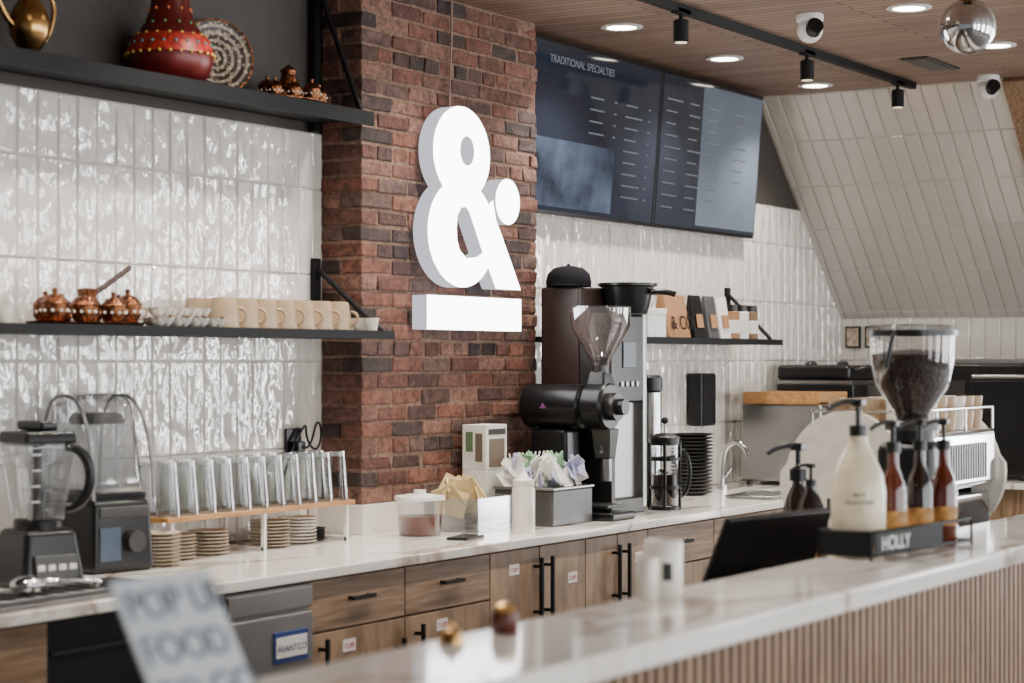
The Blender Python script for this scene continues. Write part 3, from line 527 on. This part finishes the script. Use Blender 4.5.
g=copper_set('copper_tea_set',5.03,3.92,UZ,8,1.08,.95)
lathe('pot',[(0,0),(.03,0),(.038,.05),(.022,.09),(.027,.105),(0,.125)],(0,.02,.005),COPPER,g)
g=copper_set('copper_tea_set',4.07,3.89,1.571,8,1.3,1.0)
tube('pot_handle',[(.02,0,.09),(.09,-.01,.13),(.15,-.02,.17)],.008,M('dark_wood',(60,36,24),.4),g); lathe('pot',[(0,0),(.03,0),(.040,.045),(.024,.08),(.03,.10),(0,.105)],(0,0,.005),COPPER,g)
g=group('espresso_cups',(3.70,3.90,1.571))
for i in range(4): cup(g,i*.055-.06,(i%2)*.05-.02,0,.024,.05,WHC,.016)
PB=M('patterned_ceramic',(205,190,180),.3,var=.8,scale=70); g=group('patterned_bowls',(4.40,3.83,1.571))
for i in range(7): 
    lathe('bowl',[(0,0),(.02,0),(.038,.02),(.04,.03),(.036,.03),(.018,.005),(0,.005)],(i*.038-.12,(i%2)*.05-.02,0),PB,g,20)
    ball('bowl_rim_bead',(i*.038-.12+.03,(i%2)*.05-.03,.03),.007,COPPER,g,n=6,seg=10)
for i in range(4): lathe('bowl_upper',[(0,0),(.02,0),(.036,.02),(.037,.028),(.034,.028),(.018,.005),(0,.005)],(i*.055-.10,.0,.03),PB,g,20)
g=group('beige_cup_rows',(0,0,1.571))
for i in range(7):
    for j in range(2):
        X=4.63+i*.094; Y=3.97-j*.10
        lathe('cup',[(.047,0),(.048,.005),(.046,.045),(.038,.088),(.036,.095),(.030,.097),(0,.097)],(X,Y,0),CREAM,g,28)
        if j==1: tube('cup_handle',[(X+.015,Y-.044,.065),(X+.03,Y-.07,.06),(X+.03,Y-.07,.03),(X+.015,Y-.044,.02)],.005,CREAM,g)
g=group('espresso_cups',(5.29,3.83,1.571))
for i in range(4): cup(g,-.03+i*.012,-.05+i*.055,0,.025,.045,WHC,.017)

# ---------------------------------------------------------------- things on the bar
g=group('ceramic_tumbler',(3.378,1.745,BZ)); lathe('tumbler',[(0,0),(.034,0),(.037,.006),(.037,.104),(.034,.108),(.033,.104),(.033,.01),(0,.01)],(0,0,0),WHC,g); bx('printed_logo',(-.0275,-.023,.05),(.004,.020,.035),BLACK,g,.002,rot=(0,0,R(40)))
g=group('ceramic_tumbler',(3.318,1.748,BZ)); lathe('tumbler',[(0,0),(.018,0),(.020,.005),(.021,.076),(.019,.08),(.018,.076),(0,.01)],(0,0,0),WHC,g)
g=group('sugar_jar',(2.79,1.735,BZ)); lathe('jar',[(0,0),(.021,0),(.023,.004),(.023,.032),(.017,.038)],(0,0,0),AMBER,g); lathe('lid',[(.019,.036),(.02,.044),(.012,.05),(0,.051)],(0,0,0),BRASS,g)
g=group('brass_bell',(2.645,1.745,BZ)); lathe('bell',[(.022,0),(.021,.006),(.016,.02),(.005,.026),(.004,.032),(0,.033)],(0,0,0),BRASS,g)
g=group('acrylic_counter_sign',(1.968,1.665,BZ)); ang=R(-28)
bx('board',(0,.045,.085),(.19,.004,.19),M('frosted_acrylic',(196,202,206),.25),g,.001,rot=(ang,0,0))
for i,t in enumerate(('POP UP','FOOD','TO GO')):
    zz=.12-i*.055; text('lettering',t,(-.085,.045+(zz-.085)*.53-.0045,zz),.058,M('sign_ink',(104,112,118),.6),g,rot=(90-28,0,0),ext=.0006)
bx('foot',(0,.05,.004),(.12,.12,.008),SMOKE,g,.002)
g=group('pos_tablet',(4.42,2.0,.86),-12); bx('screen',(0,-.0,.165),(.42,.018,.19),BLACK,g,.006,rot=(R(24),0,0)); bx('screen_glass',(0,.010,.169),(.40,.002,.17),M('phone_glass',(15,16,20),.05),g,rot=(R(24),0,0))
bx('stand_neck',(0,.01,.06),(.05,.02,.11),BLACK,g,.004); bx('stand_foot',(0,.0,.006),(.18,.14,.012),BLACK,g,.004)
g=group('syrup_bottle_rack',(0,0,BZ))
P=[(4.215,1.655),(4.735,1.600),(4.745,1.715),(4.225,1.785)]
for z in (.01,.062): tube('rail',[(*p,z) for p in P],.004,MATTE,g,cyc=True,smooth=False)
for p in P: cyl('post',(*p,0),.004,.066,MATTE,g)
bx('name_plate',(4.40,1.634,.036),(.34,.003,.05),MATTE,g,rot=(0,0,R(-6))); text('name_text','HOLLY',(4.26,1.6475,.020),.045,WHITE,g,rot=(90,0,-6),ext=.0006)
bx('side_plate',(4.218,1.72,.036),(.003,.12,.05),MATTE,g)
def pump(g,z,s=1,ang=0):
    cyl('cap',(0,0,z),.016*s,.022*s,BLACK,g); cyl('pump_stem',(0,0,z+.02*s),.005*s,.04*s,BLACK,g)
    dx,dy=math.cos(ang),math.sin(ang)
    bx('pump_head',(0,0,z+.062*s),(.022*s,.022*s,.014*s),BLACK,g,.003); tube('nozzle',[(0,0,z+.065*s),(dx*.04*s,dy*.04*s,z+.066*s),(dx*.06*s,dy*.06*s,z+.05*s)],.005*s,BLACK,g)
g=group('sauce_pump_bottle',(4.305,1.722,BZ)); BOT=M('cream_bottle',(222,208,180),.3,coat=.3); lathe('bottle',[(0,0),(.058,0),(.062,.006),(.063,.15),(.056,.19),(.035,.235),(.022,.26),(.022,.275),(0,.275)],(0,0,0),BOT,g); 
text('label_text','dark\nchocolate',(-.0575,-.026,.14),.017,DARKW,g,rot=(90,0,-58),ext=.0004,align='CENTER'); pump(g,.272,1.3,math.pi*.8)
for (x,y,h,m) in ((4.468,1.70,.20,AMBER),(4.60,1.682,.205,M('dark_syrup',(35,18,12),.1,coat=.6)),(4.672,1.648,.20,AMBER)):
    g=group('syrup_bottle',(x,y,BZ)); lathe('bottle',[(0,0),(.029,0),(.032,.005),(.032,.14),(.026,.165),(.014,.195),(.013,.235),(0,.235)],(0,0,0),m,g)
    lathe('label',[(.0325,.05),(.033,.05),(.033,.095),(.0325,.095)],(0,0,0),M('syrup_label',(176,128,66),.6,var=.7,scale=30),g); pump(g,.232,1.1,2.6)
for (x,y) in ((5.04,2.19),(4.80,2.05)):
    g=group('dark_pump_bottle',(x,y,.86)); lathe('bottle',[(0,0),(.042,0),(.045,.006),(.045,.20),(.03,.25),(.016,.28),(.016,.295),(0,.295)],(0,0,0),M('dark_glass_bottle',(30,22,18),.1,coat=.5),g); pump(g,.29,1.5 if x>5 else .9,math.pi*.75)
    lathe('label',[(.0455,.06),(.046,.06),(.046,.16),(.0455,.16)],(0,0,0),M('syrup_label',(185,140,80),.6),g)
g=group('espresso_grinder',(5.165,1.91,.86)); frustum('body',(0,0,0),(.15,.18),(.14,.16),.40,BLACK,g,.025); bx('display',(0,-.085,.30),(.07,.01,.05),DKST,g,.003); cyl('collar',(0,0,.40),.06,.05,BLACK,g); bx('fork',(0,-.10,.17),(.06,.04,.01),STEEL,g,.002); cyl('adjust_ring',(0,0,.43),.075,.02,DKST,g)
lathe('hopper',[(.045,.45),(.05,.475),(.098,.55),(.112,.62),(.114,.69)],(0,0,0),glassm('hopper_glass2',(240,238,236),.22,.04,.0),g,36); lathe('lid',[(.117,.688),(.119,.70),(.11,.715),(0,.718)],(0,0,0),SMOKE,g,36); lathe('lid_rim',[(.116,.685),(.12,.685),(.12,.70),(.116,.70)],(0,0,0),BLACK,g,36)
lathe('beans',[(0,.455),(.042,.455),(.046,.477),(.094,.552),(.107,.61),(.109,.635),(.06,.645),(0,.65)],(0,0,0),COFFEE,g,36)
tube('lever',[(-.1,.0,.69),(-.14,.0,.72),(-.14,.02,.60)],.006,BLACK,g)
g=group('espresso_machine',(5.88,2.22,.86)); IV=M('ivory_enamel',(234,228,214),.2,coat=.5)
box('lower_body',-.40,.40,-.16,.17,.07,.20,CHROME,g,.01); box('upper_body',-.40,.40,-.18,.13,.22,.40,CHROME,g,.02); box('boiler_neck',-.38,.38,-.05,.08,.18,.24,BLACK,g)
for i in range(26): box('rear_vent_slat',-.3+i*.023,-.3+i*.023+.011,-.188,-.18,.25,.36,DKST,g)
box('drip_tray',-.38,.38,.08,.21,.09,.11,DKST,g,.003)
for sx in (-1,1):
    pts=ell(0,.26,.20,.205,48); v=[]
    for xx in (-.0125,.0125): v+=[(xx,p[0]*(.92 if p[1]>.3 else 1.0),p[1]) for p in pts]
    n=len(pts); f=[tuple(range(n)),tuple(reversed(range(n,2*n)))]+[(i,(i+1)%n,n+(i+1)%n,n+i) for i in range(n)]
    o=mesh('side_panel',v,f,IV,g,loc=(sx*.42,0,0)); m=o.modifiers.new('b','BEVEL'); m.width=.006; m.segments=2
    bx('side_slot',(sx*.42-.0135,-.02,.20),(.003,.15,.03),BLACK,g); bx('side_badge',(sx*.42-.0135,-.02,.30),(.003,.09,.02),CHROME,g)
    for y in (-.12,.12): cyl('foot',(sx*.36,y,0),.025,.07,CHROME,g)
for x in (-.25,0,.25):
    cyl('group_head',(x,.14,.20),.035,.07,CHROME,g); tube('portafilter_handle',[(x,.16,.195),(x,.23,.18)],.013,BLACK,g); cyl('portafilter',(x,.14,.17),.036,.03,CHROME,g)
for yy in (-.17,.12): tube('cup_rail',[(-.39,yy,.47),(.39,yy,.47)],.005,CHROME,g)
tube('cup_rail',[(-.39,-.17,.47),(-.39,.12,.47)],.005,CHROME,g)
for x in (-.39,-.13,.13,.39):
    for yy in (-.17,.12): cyl('rail_post',(x,yy,.40),.004,.07,CHROME,g)
CUPB=M('cup_beige',(180,152,120),.35)
for i in range(9):
    for j in range(3):
        for k in range(2): cup(g,-.34+i*.083,-.125+j*.09,.402+k*.045,.034,.058,(CUPB if (i+j)%3 else WHC),.026)
tube('steam_wand',[(-.36,-.17,.34),(-.37,-.21,.3),(-.37,-.22,.12)],.006,CHROME,g)

# ---------------------------------------------------------------- lights, world, camera
w=bpy.data.worlds.new('world'); bpy.context.scene.world=w; w.use_nodes=True; w.node_tree.nodes['Background'].inputs[0].default_value=(.97,.98,1,1); w.node_tree.nodes['Background'].inputs[1].default_value=.3
def area(name,loc,rot,sx,sy,e,col):
    l=bpy.data.lights.new(name,'AREA'); l.shape='RECTANGLE'; l.size=sx; l.size_y=sy; l.energy=e; l.color=col
    o=bpy.data.objects.new(name,l); o.location=loc; o.rotation_euler=tuple(R(a) for a in rot); C.objects.link(o)
for i,x in enumerate((1.0,3.2,5.4,7.6,9.4)): area('front_fill_light',(x,-3.2,1.5),(90,0,0),1.1,2.2,78,(.96,.98,1))  # unseen area lights added as fill, standing in for storefront windows
for y in (-2.6,-1.3,0.0,1.2): area('tile_reflection_light',(11.6,y,1.5),(0,90,0),2.2,.55,72,(.96,.98,1))  # unseen area lights added to give the glazed tiles bright reflections
cam=bpy.data.cameras.new('camera'); co=bpy.data.objects.new('camera',cam); C.objects.link(co); bpy.context.scene.camera=co
cam.sensor_width=36; cam.lens=70; co.location=(0,0,1.48); co.rotation_euler=(R(90),0,-math.atan2(1991,1228)); cam.shift_y=.018
cam.dof.use_dof=True; cam.dof.focus_distance=7.4; cam.dof.aperture_fstop=2.8; cam.clip_end=60
